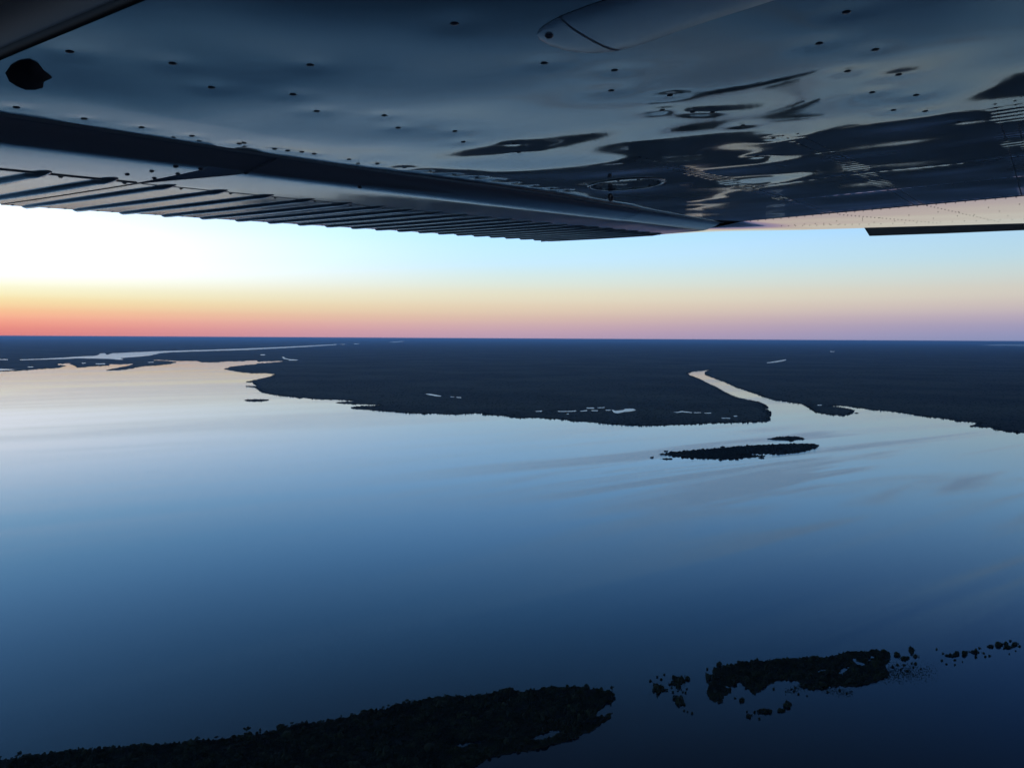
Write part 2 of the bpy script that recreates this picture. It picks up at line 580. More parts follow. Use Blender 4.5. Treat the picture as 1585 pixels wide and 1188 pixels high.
mid_c = [(1019, 702.8), (1038, 700.6), (1051, 698.7), (1076, 696.4), (1098, 695), (1121, 693), (1155, 690), (1170, 689.6), (1199, 687.7),
         (1236.6, 686.4), (1261, 687), (1268, 689.6), (1263, 692), (1252, 696.4), (1235, 699.6), (1218, 702), (1204, 702.5), (1189, 701),
         (1174, 702), (1157, 701.5), (1165, 704), (1184.5, 705.3), (1170, 706.6), (1151, 708.5), (1129, 710), (1110, 709.7), (1081, 709),
         (1057, 707.2), (1055, 705.9), (1040, 706.3), (1042, 704.4), (1028, 703.4)]
mid_d = [(1188, 678.8), (1200.6, 677), (1217.7, 675.4), (1234.7, 675.6), (1246, 678.8), (1236.6, 680.3), (1219.6, 680.7), (1202.5, 680.7)]
left_e = [(377, 619.3), (388, 618), (405, 617.8), (415.5, 618.4), (414, 620), (400, 620.9), (386, 620.6)]
holes_a = [[(695, 1160), (710, 1150.5), (727, 1148), (744, 1145), (745, 1149), (729, 1151), (713, 1156.5)],
           [(806, 1146), (832.6, 1137.5), (852, 1129.5), (866, 1129.5), (869, 1134.7), (854, 1142.5), (835, 1144)],
           [(648, 1128), (654, 1126.4), (655, 1127.6), (650, 1129)]]
holes_b = [[(1259, 1037), (1270, 1035.5), (1281, 1036), (1280, 1039), (1266, 1039.5)],
           [(1316, 1017), (1325, 1018), (1326, 1023), (1338, 1026), (1340, 1030), (1330, 1029), (1322, 1024)],
           [(1296, 1041), (1304, 1034), (1318, 1029), (1317, 1034), (1308, 1038), (1304, 1044), (1298, 1044)],
           [(1340, 1019), (1350, 1015), (1355, 1017), (1346, 1020), (1352, 1023), (1344, 1022)],
           [(1116, 1060), (1122, 1060), (1132, 1062.5), (1128, 1064), (1118, 1062)],
           [(1286, 1048), (1294, 1045), (1292, 1049)]]

MAT_REED = foliage_material('reeds', (0.030, 0.036, 0.022), (0.055, 0.058, 0.036), 0.05)


def island(name, pts, holes, label, veg_label, spacing, size, step, amp, edge_gap=0.0):
    poly = ragged(pts, step=step, amp=amp)
    o = sheet(name, poly, 0.5, MAT_MUD, skirt=1.2)
    tag(o, label, kind='structure')
    hp = []
    for hh in holes:
        hr = ragged(hh, step=2.0, amp=0.35)
        hp.append(hr)
        tag(sheet('pond', hr, 0.62, MAT_WATER), 'dim pool of water inside the wooded near island', kind='structure')
    G = np.array([ground(p[0], p[1], 0.5) for p in poly])
    lo, hi = G.min(0), G.max(0)
    n = int((hi[0] - lo[0]) * (hi[1] - lo[1]) / spacing ** 2)
    P = np.stack([rng.uniform(lo[0], hi[0], n), rng.uniform(lo[1], hi[1], n), np.full(n, 0.5)], -1)
    pp = project(P)
    ok = inside(pp, poly) & (pp[:, 1] < 1230) & (pp[:, 0] > -60)
    for q in hp:
        ok &= ~inside(pp, q)
    P = P[ok]
    return o, poly, G, hp, P


isl_a, poly_a, G_a, hp_a, P_a = island('island', near_a, holes_a, 'long dark wooded island along the bottom left edge', '', 1.1, 1, 4, 1.2)
isl_b, poly_b, G_b, hp_b, P_b = island('island', near_b, holes_b, 'dark wooded island with a ragged bay at the lower right', '', 1.05, 1, 3, 1.2)
isl_c, poly_c, G_c, hp_c, P_c = island('island', mid_c, [], 'long thin dark island lying off the river mouth', '', 5.5, 1, 3, 0.25)
isl_d, poly_d, G_d, hp_d, P_d = island('island', mid_d, [], 'small dark lens of an island just beyond the long thin island', '', 5.5, 1, 3, 0.2)
isl_e, poly_e, G_e, hp_e, P_e = island('island', left_e, [], 'tiny flat islet alone on the pale water at left', '', 7, 1, 3, 0.15)


def patchy(P, lam, seed):
    r = np.random.default_rng(seed)
    v = np.zeros(len(P))
    for _ in range(14):
        th = r.uniform(0, math.pi)
        kk = 2 * math.pi / (lam * r.uniform(0.35, 1.6))
        v += np.sin(kk * (P[:, 0] * math.cos(th) + P[:, 1] * math.sin(th)) + r.uniform(0, 6.28))
    return v / math.sqrt(7)


def veg(name, P, hmin, hk, wide, mat, label, sub=1, clear=None):
    if clear is not None:
        v = patchy(P, clear, 5)
        P = P[(v > -1.0) | (rng.uniform(0, 1, len(P)) < 0.12)]
    h = hmin + rng.gamma(2.0, 1.0, len(P)) * hk * 1.5 * (1 + (0.35 * np.clip(patchy(P, clear, 9), -1.5, 1.8) if clear else 0))
    Q = P.copy()
    Q[:, 2] = 0.5 + h * 0.45
    o = scatter(name, Q, h * rng.uniform(0.4, 0.75, len(P)) * wide, h * 0.55, mat, sub=sub, jitter=0.33)
    tag(o, label, 'thicket', kind='stuff')
    return o


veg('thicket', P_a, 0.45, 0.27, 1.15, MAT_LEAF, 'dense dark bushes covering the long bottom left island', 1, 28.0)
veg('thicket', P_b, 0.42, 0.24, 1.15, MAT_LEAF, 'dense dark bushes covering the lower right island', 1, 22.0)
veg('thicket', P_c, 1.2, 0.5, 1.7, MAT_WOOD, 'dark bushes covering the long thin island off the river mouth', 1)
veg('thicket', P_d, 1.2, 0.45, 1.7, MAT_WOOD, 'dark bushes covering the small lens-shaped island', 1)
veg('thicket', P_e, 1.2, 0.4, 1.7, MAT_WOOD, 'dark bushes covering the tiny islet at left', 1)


# small bits of land beside the middle islands
def islet(x, y, w, hh, label, group=None, cat_name='islet', tall=1.6, mat=None):
    """a low leafy clump standing in the water: soil and leaves"""
    n = 22
    ph = rng.uniform(0, 6.28, 3)
    poly = np.array([(x + w / 2 * math.cos(a) * (1 + 0.16 * math.sin(2 * a + ph[0]) + 0.12 * math.sin(5 * a + ph[1])) * k_,
                      y + hh / 2 * math.sin(a) * (1 + 0.16 * math.sin(3 * a + ph[2])) * k_)
                     for a, k_ in zip(np.linspace(0, 2 * math.pi, n, endpoint=False), rng.uniform(0.35, 0.85, n))])
    base = ground(x, y, 0.0)
    root = link(cat_name, None, loc=base)
    tag(root, label, 'islet', group)
    G = np.array([ground(p[0], p[1], 0.0) for p in poly]) - base
    V = [(0, 0, 0.35)] + [(g[0], g[1], 0.3) for g in G] + [(g[0], g[1], -0.8) for g in G]
    Fc = [(0, 1 + i, 1 + (i + 1) % n) for i in range(n)] + [(1 + i, 1 + n + i, 1 + n + (i + 1) % n, 1 + (i + 1) % n) for i in range(n)]
    link('soil', mesh_py('soil', V, Fc), MAT_MUD, root)
    area = 0.5 * abs(sum(G[i][0] * G[(i + 1) % n][1] - G[(i + 1) % n][0] * G[i][1] for i in range(n)))
    m = int(np.clip(area / (tall * 0.30) ** 2, 8, 420))
    r = np.sqrt(rng.uniform(0, 1.0, m))
    a = rng.uniform(0, n, m)
    i0 = a.astype(int) % n
    fr = (a - a.astype(int))[:, None]
    E_ = G[i0] * (1 - fr) + G[(i0 + 1) % n] * fr
    P = E_ * r[:, None]
    hgt = tall * (0.25 + rng.gamma(1.6, 0.26, m)) * (1.15 - 0.45 * r)
    P[:, :2] *= (1 + np.abs(rng.normal(0, 0.34, m)))[:, None]
    P[:, 2] = 0.3 + hgt * 0.42
    lo = scatter('leaves', P, hgt * rng.uniform(0.45, 0.8, m), hgt * 0.55, mat or MAT_LEAF, sub=1, variants=4, jitter=0.33)
    lo.parent = root
    return root


mid_bits = [(1008.5, 708, 6, 1.4, 'tiny dark islet furthest left of the long thin island'),
            (1033, 710, 18, 1.8, 'flat dark islet just below the left tip of the long thin island'),
            (1031, 698.3, 8, 1.0, 'tiny dark islet just above the left tip of the long thin island'),
            (1179, 708.6, 10, 1.6, 'flat dark islet under the notch of the long thin island'),
            (1225, 682, 9, 0.9, 'sliver of land under the small lens-shaped island'),
            (1326, 639.2, 6, 1.2, 'tiny islet off the rounded peninsula right of the river mouth')]
for b in mid_bits:
    islet(*b, tall=2.0, mat=MAT_WOOD)

named = [(1019.4, 1065.6, 21, 19, 'large round leafy clump, leftmost between the two near islands'),
         (1049, 1055, 25, 19, 'wide leafy clump in the middle between the two near islands'),
         (1051, 1084, 23, 21, 'large leafy clump, lowest between the two near islands'),
         (1064.7, 1050.6, 10, 6, 'small oval clump right beside the wide middle clump'),
         (1096, 1048, 11, 11, 'round clump touching the left end of the lower right island'),
         (1112.8, 1028, 9, 5, 'small clump just above the left end of the lower right island'),
         (1183, 1101, 21, 9, 'wide flat clump, left one below the bay of the lower right island'),
         (1210, 1100, 14, 6, 'flat clump joined to the rising clump below the bay'),
         (1221, 1091, 12, 10, 'rising round clump, right one below the bay of the lower right island'),
         (1159, 1108, 10, 7, 'small clump, lowest below the bay of the lower right island'),
         (1149, 1084, 10, 6, 'small clump inside the bay beside the island lobe'),
         (1389, 1013.7, 13, 6, 'oval clump just off the right end of the lower right island'),
         (1400, 1018.7, 17, 6, 'wide clump off the right end of the lower right island'),
         (1411, 1006.8, 9, 10, 'tall round clump standing highest off the right end of the island'),
         (1417, 1015.7, 10, 5, 'small oval clump below the tall round clump'),
         (1492.6, 1012, 13, 7, 'round clump in the middle of the far right string of clumps'),
         (1508.5, 1008.5, 18, 4, 'thin wide clump right of the middle of the far right string'),
         (1474, 1014.5, 22, 4, 'thin wide clump at the left of the far right string'),
         (1481, 1011.5, 8, 6, 'small round clump resting on the thin left clump of the far right string'),
         (1534, 999.8, 12, 4, 'flat clump starting the right end of the far right string'),
         (1546, 998, 14, 6, 'dark clump near the right end of the far right string'),
         (1557, 996, 10, 5, 'clump second from the right end of the far right string'),
         (1571, 997, 12, 7, 'dark clump ending the far right string'),
         (1560, 1001.5, 14, 4, 'flat clump under the right end of the far right string')]
for b in named:
    islet(*b, tall=2.0)
tiny = [(1017.5, 1047.3), (1023.3, 1051), (1028, 1043.5), (1007, 1053.5), (1037, 1059), (1040, 1064), (1057, 1070.5), (1061, 1072), (1063, 1066),
        (1042, 1071), (1059, 1099.5), (1071, 1104), (1064, 1101), (1095, 1035), (1096, 1055), (1138, 1080), (1197.5, 1065.6), (1225, 1066),
        (1229, 1070), (1236, 1074), (1249, 1076.5), (1272, 1066), (1281, 1071), (1311, 1073), (1417, 1026.6), (1400, 1029), (1389, 1028.6),
        (1411, 1026), (1450, 1004.8), (1460, 1011), (1458, 1022), (1465, 1027.6), (1478, 1021), (1489.6, 1023.6), (1478, 1028.6), (1510.5, 1016.7),
        (1516, 1002.8), (1523, 1010.7), (1525, 1016), (1532, 1014.7), (1562, 1011.7), (1572, 1006.8), (1564, 991.5), (1578, 1000), (1231, 1064), (1168, 1102),
        (1156, 1101), (1175, 1112), (1300, 1068), (1382, 1032), (1394, 1036), (1404, 1038), (1414, 1033), (1425, 1035)]
for (x, y) in tiny:
    s_ = rng.uniform(2.6, 5.2)
    where = ('among the big clumps between the two near islands' if x < 1080 else 'round the bay of the lower right island' if x < 1330
             else 'off the right end of the lower right island' if x < 1440 else 'along the far right string of clumps')
    islet(x, y, s_, s_ * rng.uniform(0.35, 0.6), 'tiny leafy tuft in the dark water ' + where, 'tiny leafy tufts ' + where, cat_name='leafy_tuft', tall=1.0)


# thin reeds in the shallows off the lower right island
n = 1500
px_ = np.stack([rng.normal(1385, 32, n), rng.normal(1041, 7, n)], -1)
px_ = px_[(px_[:, 0] > 1330) & (px_[:, 0] < 1452)]
n2 = 500
qx = rng.uniform(1215, 1320, n2)
px_ = np.vstack([px_, np.stack([qx, 1066 + rng.normal(0, 3.5, n2) + 6 * np.sin(qx / 17.0)], -1)])
R_ = np.array([ground(a, b, 0.15) for a, b in px_])
rr_ = rng.uniform(0.12, 0.42, len(R_))
reeds = scatter('reeds', R_, rr_, rng.uniform(0.2, 0.7, len(R_)), MAT_LEAF, sub=1, jitter=0.4)
tag(reeds, 'thin dark reeds in the shallows round the lower right island', 'reeds', kind='stuff')

# ------------------------------------------------------------------ single trees on the near islands
def tree_mesh(kind, seed):
    r = random.Random(seed)
    bm = bmesh.new()
    hgt = 5.0
    # tapered, slightly bent trunk with two limbs
    def limb(a, b, r0, r1):
        a, b = Vector(a), Vector(b)
        d = (b - a).normalized()
        q = d.to_track_quat('Z', 'Y').to_matrix()
        ra = [bm.verts.new(a + q @ Vector((r0 * math.cos(t), r0 * math.sin(t), 0))) for t in (0, 1.57, 3.14, 4.71)]
        rb = [bm.verts.new(b + q @ Vector((r1 * math.cos(t), r1 * math.sin(t), 0))) for t in (0, 1.57, 3.14, 4.71)]
        for i in range(4):
            f = bm.faces.new((ra[i], ra[(i + 1) % 4], rb[(i + 1) % 4], rb[i]))
            f.material_index = 1
    mid = (r.uniform(-.3, .3), r.uniform(-.3, .3), hgt * (0.55 if kind == 'umbrella' else 0.35))
    limb((0, 0, -0.4), mid, 0.2, 0.14)
    tops = []
    for _ in range(3):
        t = (mid[0] + r.uniform(-1, 1), mid[1] + r.uniform(-1, 1), hgt * 0.8)
        limb(mid, t, 0.12, 0.05)
        tops.append(t)
    nb = 16
    for i in range(nb):
        a = r.uniform(0, 6.28)
        if kind == 'umbrella':
            rad, zz, s_ = 1.7 * math.sqrt(r.random()), hgt * 0.84 + r.uniform(-.25, .3), r.uniform(.45, .75)
        elif kind == 'tall':
            rad, zz, s_ = 0.7 * math.sqrt(r.random()), hgt * r.uniform(0.35, 1.0), r.uniform(.4, .7)
        else:
            rad, zz, s_ = 1.5 * math.sqrt(r.random()), hgt * r.uniform(0.25, 0.8), r.uniform(.5, .95)
        m = Matrix.Translation((rad * math.cos(a), rad * math.sin(a), zz)) @ Matrix.Diagonal((s_, s_, s_ * .75, 1))
        ret = bmesh.ops.create_icosphere(bm, subdivisions=1, radius=1.0, matrix=m)
        c = Vector((rad * math.cos(a), rad * math.sin(a), zz))
        for v in ret['verts']:
            v.co = c + (v.co - c) * r.uniform(.6, 1.3)
    me = bpy.data.meshes.new('tree')
    bm.to_mesh(me)
    bm.free()
    me.materials.append(MAT_LEAF)
    me.materials.append(MAT_BARK)
    return me


TREES = {'round': [tree_mesh('round', i) for i in range(4)], 'umbrella': [tree_mesh('umbrella', 20 + i) for i in range(2)],
         'tall': [tree_mesh('tall', 40 + i) for i in range(2)]}


def tree(x, y, kind, size, label, group=None):
    b = ground(x, y, 0.4)
    o = link('tree', random.choice(TREES[kind]), loc=b)
    o.scale = (size * random.uniform(.9, 1.15),) * 2 + (size,)
    o.rotation_euler = (0, 0, random.uniform(0, 6.28))
    tag(o, label, 'tree', group)
    return o


lone = [(382, 1138, 'umbrella', 1.15, 'broad flat-topped tree, biggest on the skyline of the bottom left island'),
        (403, 1137, 'tall', 0.95, 'slim tree just right of the broad flat-topped tree'),
        (306, 1149, 'umbrella', .8, 'small flat-topped tree at the left third of the bottom left island'),
        (561, 1106, 'umbrella', .75, 'lone little tree above the middle of the bottom left island'),
        (528, 1113, 'tall', .7, 'thin lone tree left of the island middle'),
        (630, 1090, 'umbrella', .8, 'flat-topped tree on the rising shore of the bottom left island'),
        (418, 1136, 'tall', .6, 'short thin tree second right of the broad flat-topped tree'),
        (335, 1146, 'umbrella', .65, 'little flat-topped tree left of the broad flat-topped tree'),
        (441, 1129, 'round', .7, 'round tree where the island shore starts to rise'),
        (30, 1170, 'round', .8, 'round tree at the far left end of the island shore'),
        (947, 1067, 'round', .7, 'round tree off the right tip of the bottom left island')]
for a in lone:
    tree(a[0], a[1], a[2], a[3] * 1.5, a[4])
edge = [p for p in near_a if 0 <= p[0] <= 952][:33]
L = [0]
for a, b in zip(edge[:-1], edge[1:]):
    L.append(L[-1] + math.hypot(b[0] - a[0], b[1] - a[1]))
for i in range(150):
    t = random.uniform(0, L[-1])
    j = max(0, np.searchsorted(L, t) - 1)
    f_ = (t - L[j]) / max(1e-6, L[j + 1] - L[j])
    x = edge[j][0] + (edge[j + 1][0] - edge[j][0]) * f_
    y = edge[j][1] + (edge[j + 1][1] - edge[j][1]) * f_
    where = 'left third' if x < 310 else 'middle third' if x < 630 else 'right third'
    tree(x, y + random.uniform(0.2, 4.5), random.choice(['round', 'round', 'round', 'tall', 'umbrella']), random.uniform(.45, .95),
         'small dark shoreline tree on the %s of the bottom left island' % where, 'shoreline trees on the %s of the bottom left island' % where)
edge = near_b[:11]
for i in range(46):
    j = random.randrange(10)
    f_ = random.random()
    x = edge[j][0] + (edge[j + 1][0] - edge[j][0]) * f_
    y = edge[j][1] + (edge[j + 1][1] - edge[j][1]) * f_
    tree(x, y + random.uniform(0.5, 5), 'round', random.uniform(.35, .55),
         'small dark tree in the upper shoreline row of the lower right island', 'shoreline trees of the lower right island')

# ------------------------------------------------------------------ the aircraft: left wing seen from the cabin
HS = 0.40                                  # wing underside above the eye, metres; wing measures below are in this unit
_s = unit(cdir(1617, 422.0))
_c = unit(cdir(-750, 527.0))
_n = unit(np.cross(_s, _c))
if _n[1] < 0:
    _n = -_n
_c = np.cross(_n, _s)
if _c[0] > 0:
    _c = -_c
LB = np.stack([_s, _c, _n])                # camera frame -> wing frame (span, aft, up)
sw, cw_, nw = C2W @ _s, C2W @ _c, C2W @ _n


def wray(x, y):
    return LB @ cdir(x, y)


def wpt(x, y, z=1.0):
    d = wray(x, y)
    return d * (z / d[2])


def at_span(x, y, s):
    d = wray(x, y)
    return d * (s / d[0])


plane = bpy.data.objects.new('light_aircraft', None)
col.objects.link(plane)
plane.matrix_world = Matrix(((sw[0], cw_[0], nw[0], 0), (sw[1], cw_[1], nw[1], 0), (sw[2], cw_[2], nw[2], ALT), (0, 0, 0, 1)))
if plane.matrix_world.determinant() < 0:
    raise RuntimeError('wing frame is mirrored')
tag(plane, 'light aircraft seen from its cabin, glossy dark wing with flap across the top', 'aircraft')


# glossy paint with fine dirt
def paint(name, base, rough, wear=0.05, ior=1.5):
    m = material(name, base, rough, ior)
    nt, new, b = nodes(m)
    tc = new('ShaderNodeTexCoord')
    n = new('ShaderNodeTexNoise', i_Scale=3.0, i_Detail=6.0, i_Roughness=0.65)
    nt.links.new(tc.outputs['Object'], n.inputs['Vector'])
    mr = new('ShaderNodeMapRange')
    mr.inputs['From Min'].default_value = 0.35
    mr.inputs['From Max'].default_value = 0.75
    mr.inputs['To Min'].default_value = rough
    mr.inputs['To Max'].default_value = rough + wear
    nt.links.new(n.outputs['Fac'], mr.inputs['Value'])
    nt.links.new(mr.outputs[0], b.inputs['Roughness'])
    return m


PAINT = paint('wing_paint', (0.34, 0.345, 0.36), 0.02, 0.04, 1.5)
PAINT_FLAP = paint('flap_paint', (0.66, 0.67, 0.69), 0.06, 0.06)
WHITE = paint('white_fairing_paint', (0.90, 0.90, 0.94), 0.12, 0.1)
RIVET = material('rivet_metal', (0.34, 0.345, 0.36), 0.4)
EDGE = material('edge_glint', (0.8, 0.78, 0.75), 0.4)  # pale colour paints the sky's glint on the lip
BLACK = material('black_rubber', (0.008, 0.008, 0.009), 0.7)
TRIM = material('cabin_trim', (0.05, 0.052, 0.058), 0.6)
SEAL = material('black_sealant', (0.08, 0.083, 0.09), 0.9)
JOINT = material('grey_joint', (0.7, 0.7, 0.73), 0.5)
DARK = material('backlit_tip', (0.015, 0.016, 0.018), 0.6, spec=0.2)  # near-black base colour holds the backlit shade of the tip lip

# rivets the photograph lets one pick out, in photograph points
RV = [(108, 80), (267, 97), (327, 132), (453, 142), (490, 169), (595, 177), (616, 197), (703, 30), (704, 203), (717, 219), (795, 223),
      (803, 238), (842, 93), (951, 105), (946, 138), (1037, 146), (1025, 170), (1072, 174), (1103, 175), (1268, 63), (1355, 72), (1391, 115),
      (1312, 108), (1350, 144), (1418, 148), (1310, 14), (1150, 196), (1197, 216), (1172, 246), (1383, 170), (1432, 172), (1484, 192), (480, 98)]
RV_EDGE = [(25, 163), (130, 181), (219, 194), (297, 207), (370, 219), (425, 228), (445, 231), (467, 233), (486, 236), (540, 245.5), (584, 252.5),
           (626, 258.5), (666, 265), (703, 271), (738, 276.5), (770, 281.5), (800, 286.5), (828, 291), (854, 295), (878, 298.5)]
rv_pts = np.array([wpt(*p) for p in RV])
rve_pts = np.array([wpt(*p) for p in RV_EDGE])
EDGE_C = 4.24
# rivet rows further out: chordwise (constant span) and spanwise (constant chord)
rows_chord = [8.42, 10.15, 12.35]
rows_span = [1.46, 2.62, 0.22]
T0 = 12.5                                  # span where the tip panel begins


def skin_z(Sx, Cy):
    """lower skin: oil-canned sheet metal, dimpled at the rivets"""
    z = np.zeros_like(Sx)
    r = np.random.default_rng(21)
    for lam, amp, cnt in ((3.2, 0.0045, 6), (1.5, 0.0042, 8), (0.8, 0.0010, 9)):
        for _ in range(cnt):
            th = r.uniform(0, math.pi)
            kk = 2 * math.pi / (lam * r.uniform(0.75, 1.35))
            z += amp / math.sqrt(cnt) * np.sin(kk * (Sx * math.cos(th) + Cy * math.sin(th)) + r.uniform(0, 6.28))
    z *= np.clip((EDGE_C - Cy) / 0.5, 0.12, 1) * np.clip((T0 - Sx) / 4.5, 0.2, 1)
    run = np.linspace(0, 13, 600)
    z += np.interp(Sx, run, np.cumsum(0.018 * np.exp(-((run - 5.4) / 2.0) ** 2) - 0.0049) * (run[1] - run[0]))
    for p in rv_pts:
        d2 = (Sx - p[0]) ** 2 + (Cy - p[1]) ** 2
        z += 0.0019 * np.exp(-d2 / (2 * 0.075 ** 2))
    for p in rve_pts:
        d2 = (Sx - p[0]) ** 2 + (Cy - p[1]) ** 2
        z += 0.0016 * np.exp(-d2 / (2 * 0.05 ** 2))
    for s0 in rows_chord:
        z += 0.0011 * np.exp(-(Sx - s0) ** 2 / (2 * 0.035 ** 2)) * (0.6 + 0.4 * np.cos(2 * math.pi * Cy / 0.13)) * (Cy < 2.75)
    for c0 in rows_span:
        for dc in (-0.05, 0.05):
            z += 0.0007 * np.exp(-(Cy - c0 - dc) ** 2 / (2 * 0.03 ** 2)) * (0.5 + 0.5 * np.cos(2 * math.pi * Sx / 0.13)) * np.clip((Sx - 5.6) / 0.4, 0, 1)
    return 1.0 + z


def wing_skin():
    ss = np.concatenate([np.arange(0.45, 7, 0.03), np.arange(7, T0 + 1e-6, 0.0205)])
    cb = np.concatenate([np.arange(-2.4, -0.4, 0.08), np.arange(-0.4, EDGE_C, 0.0215), [EDGE_C]])
    nS, nC = len(ss), len(cb)
    Sg, Cg = np.meshgrid(ss, cb, indexing='ij')
    Z = skin_z(Sg, Cg)
    # closing loop over the top: leading edge radius and upper skin, constant along the span
    top = [(EDGE_C, 1.06), (EDGE_C, 1.42), (2.0, 1.72), (0, 1.86), (-1.6, 1.80), (-2.5, 1.55), (-2.85, 1.28), (-2.7, 1.08)]
    nt_ = len(top)
    Vb = np.stack([Sg, Cg, Z], -1)
    Vt = np.zeros((nS, nt_, 3))
    for k, (c, z) in enumerate(top):
        Vt[:, k] = np.stack([ss, np.full(nS, c), np.full(nS, z)], -1)
    V = np.concatenate([Vb, Vt], 1)
    m = nC + nt_
    i = np.arange(nS - 1)[:, None]
    j = np.arange(m)[None, :]
    j2 = (j + 1) % m
    Fc = np.stack([i * m + j, i * m + j2, (i + 1) * m + j2, (i + 1) * m + j], -1).reshape(-1, 4)
    me = mesh_np('wing', (V * HS).reshape(-1, 3), Fc[:, ::-1], True)
    me.set_sharp_from_angle(angle=math.radians(30))
    return link('wing', me, PAINT, plane)


wing = wing_skin()
wing['label'] = 'glossy painted wing underside with wavy reflections'


def dome(r, hgt, seg=8):
    V = [(0, 0, -hgt)]
    for rr, zz in ((0.6, -hgt * 0.8), (1.0, 0.0), (1.0, hgt * 0.4)):
        V += [(r * rr * math.cos(2 * math.pi * i / seg), r * rr * math.sin(2 * math.pi * i / seg), zz) for i in range(seg)]
    Fc = [(0, 1 + (i + 1) % seg, 1 + i) for i in range(seg)]
    for k in range(2):
        a = 1 + k * seg
        Fc += [(a + i, a + (i + 1) % seg, a + seg + (i + 1) % seg, a + seg + i) for i in range(seg)]
    return V, Fc


_v, _f2 = dome(0.0165 * HS, 0.0042 * HS)
ME_RIVET = mesh_py('rivet', _v, _f2, True)
ME_RIVET.materials.append(RIVET)
_v, _f2 = dome(0.017 * HS, 0.009 * HS)
ME_SMALL = mesh_py('small_rivet', _v, _f2, True)
ME_SMALL.materials.append(RIVET)
for p in list(rv_pts) + list(rve_pts):
    z = skin_z(np.array([p[0]]), np.array([p[1]]))[0]
    link('rivet', ME_RIVET, None, wing, (p[0] * HS, p[1] * HS, z * HS - 0.0006))


def joined(name, items, parent, mat):
    """items: (vertices, faces) already placed, joined into one mesh"""
    V, Fc, off = [], [], 0
    for v, f in items:
        V += list(v)
        Fc += [tuple(i + off for i in q) for q in f]
        off += len(v)
    o = link(name, mesh_py(name, V, Fc, True), mat, parent)
    o['kind'] = 'stuff'
    return o


sm_v, sm_f = dome(0.010 * HS, 0.004 * HS, 6)
items = []


def put(s, c, z):
    items.append(([(v[0] + s * HS, v[1] + c * HS, v[2] + z * HS) for v in sm_v], sm_f))


for s0 in rows_chord:
    for c in np.arange(-0.3, 2.7, 0.13):
        put(s0, c, skin_z(np.array([s0]), np.array([c]))[0])
for c0 in rows_span:
    for dc in (-0.05, 0.05):
        for s in np.arange(5.7, T0, 0.13):
            put(s, c0 + dc, skin_z(np.array([s]), np.array([c0 + dc]))[0])
joined('rivet_row', items, wing, RIVET)

# thin lip along the skin's rear edge, sky glint put into its colour
lip = []
V, Fc = [], []
ls = np.linspace(0.45, T0, 60)
lz = skin_z(ls, np.full(60, EDGE_C))
for s, z in zip(ls, lz):
    V += [(s, EDGE_C - 0.022, z - 0.002), (s, EDGE_C + 0.012, z - 0.009), (s, EDGE_C + 0.014, z + 0.014), (s, EDGE_C - 0.022, z + 0.010)]
for i in range(59):
    a, b = i * 4, i * 4 + 4
    Fc += [(a, a + 1, b + 1, b), (a + 1, a + 2, b + 2, b + 1), (a + 2, a + 3, b + 3, b + 2), (a + 3, a, b, b + 3)]
link('skin_edge', mesh_py('skin_edge', np.array(V) * HS, Fc), EDGE, wing)

# --- flaps and aileron: rounded nose dropping below the skin, flat belly, beaded rear
NOSE = [(4.30, 1.060), (4.272, 1.02), (4.270, 1.0), (4.29, 0.983), (4.33, 0.966), (4.38, 0.948), (4.43, 0.9315), (4.48, 0.917), (4.52, 0.9085),
        (4.56, 0.9045), (4.62, 0.9028), (4.80, 0.9022), (5.05, 0.9024), (5.2916, 0.9030)]
SEAM = (5.86, 0.9030)
TE = (7.66, 0.958)


def prof(dz=0.0):
    P = [(c, z + dz) for c, z in NOSE]
    a, b = (SEAM[0] * SEAM[1], SEAM[1]), (TE[0] * TE[1], TE[1])
    for t in np.linspace(0, 1, 9)[1:]:
        P.append((a[0] + (b[0] - a[0]) * t, a[1] + (b[1] - a[1]) * t - 0.003 * math.sin(math.pi * t) + dz))
    P += [(b[0] + 0.004, b[1] + 0.018 + dz), (6.4, 1.10 + dz), (5.2, 1.27 + dz), (4.5, 1.36 + dz), (4.37, 1.30 + dz), (4.36, 1.15 + dz)]
    return P


def loft(name, s0, s1, P, mat, n=2, skew=0.0):
    V, Fc = [], []
    m = len(P)
    for s in np.linspace(s0, s1, n):
        for c, z in P:
            sk = skew * max(0.0, 1 - (c - 4.35) / 0.9) if s == s0 else 0.0
            V.append(((s + sk) * HS, c * HS, z * HS))
    for i in range(n - 1):
        for j in range(m):
            Fc.append((i * m + j, i * m + (j + 1) % m, (i + 1) * m + (j + 1) % m, (i + 1) * m + j))
    Fc.append(tuple(range(m)))
    Fc.append(tuple((n - 1) * m + j for j in reversed(range(m))))
    me = mesh_py(name, V, Fc, True)
    me.set_sharp_from_angle(angle=math.radians(35))
    return link(name, me, mat, plane)


PITCH = 0.4376
s_b0 = wpt(65, 268, 0.903)[0]
s_j1 = s_b0 + 1.5 * PITCH                  # the joints lie between two beads
s_j2 = s_b0 + (round((wpt(992, 331, 0.94)[0] - s_b0) / PITCH - 0.5) + 0.5) * PITCH
gap = loft('joint_plate', s_j1 - 0.06, s_j1 + 0.42, [(c, z + 0.012) for c, z in prof(0.0)[:9]] + [(4.60, 1.1), (4.40, 1.1)], PAINT_FLAP)
flap = loft('flap', 0.45, s_j1 - 0.012, prof(0.0), PAINT_FLAP)
aileron = loft('aileron', s_j1 + 0.012, s_j2 - 0.015, prof(-0.004), PAINT_FLAP, skew=0.34)
outer = loft('aileron', s_j2 + 0.03, T0 - 0.05, prof(0.002), PAINT_FLAP)
flap['label'] = 'inboard flap with rounded nose and beaded rear skin'
aileron['label'] = 'long middle control surface with rounded nose and beaded rear skin'
outer['label'] = 'short outer end of the trailing edge next to the wing tip'


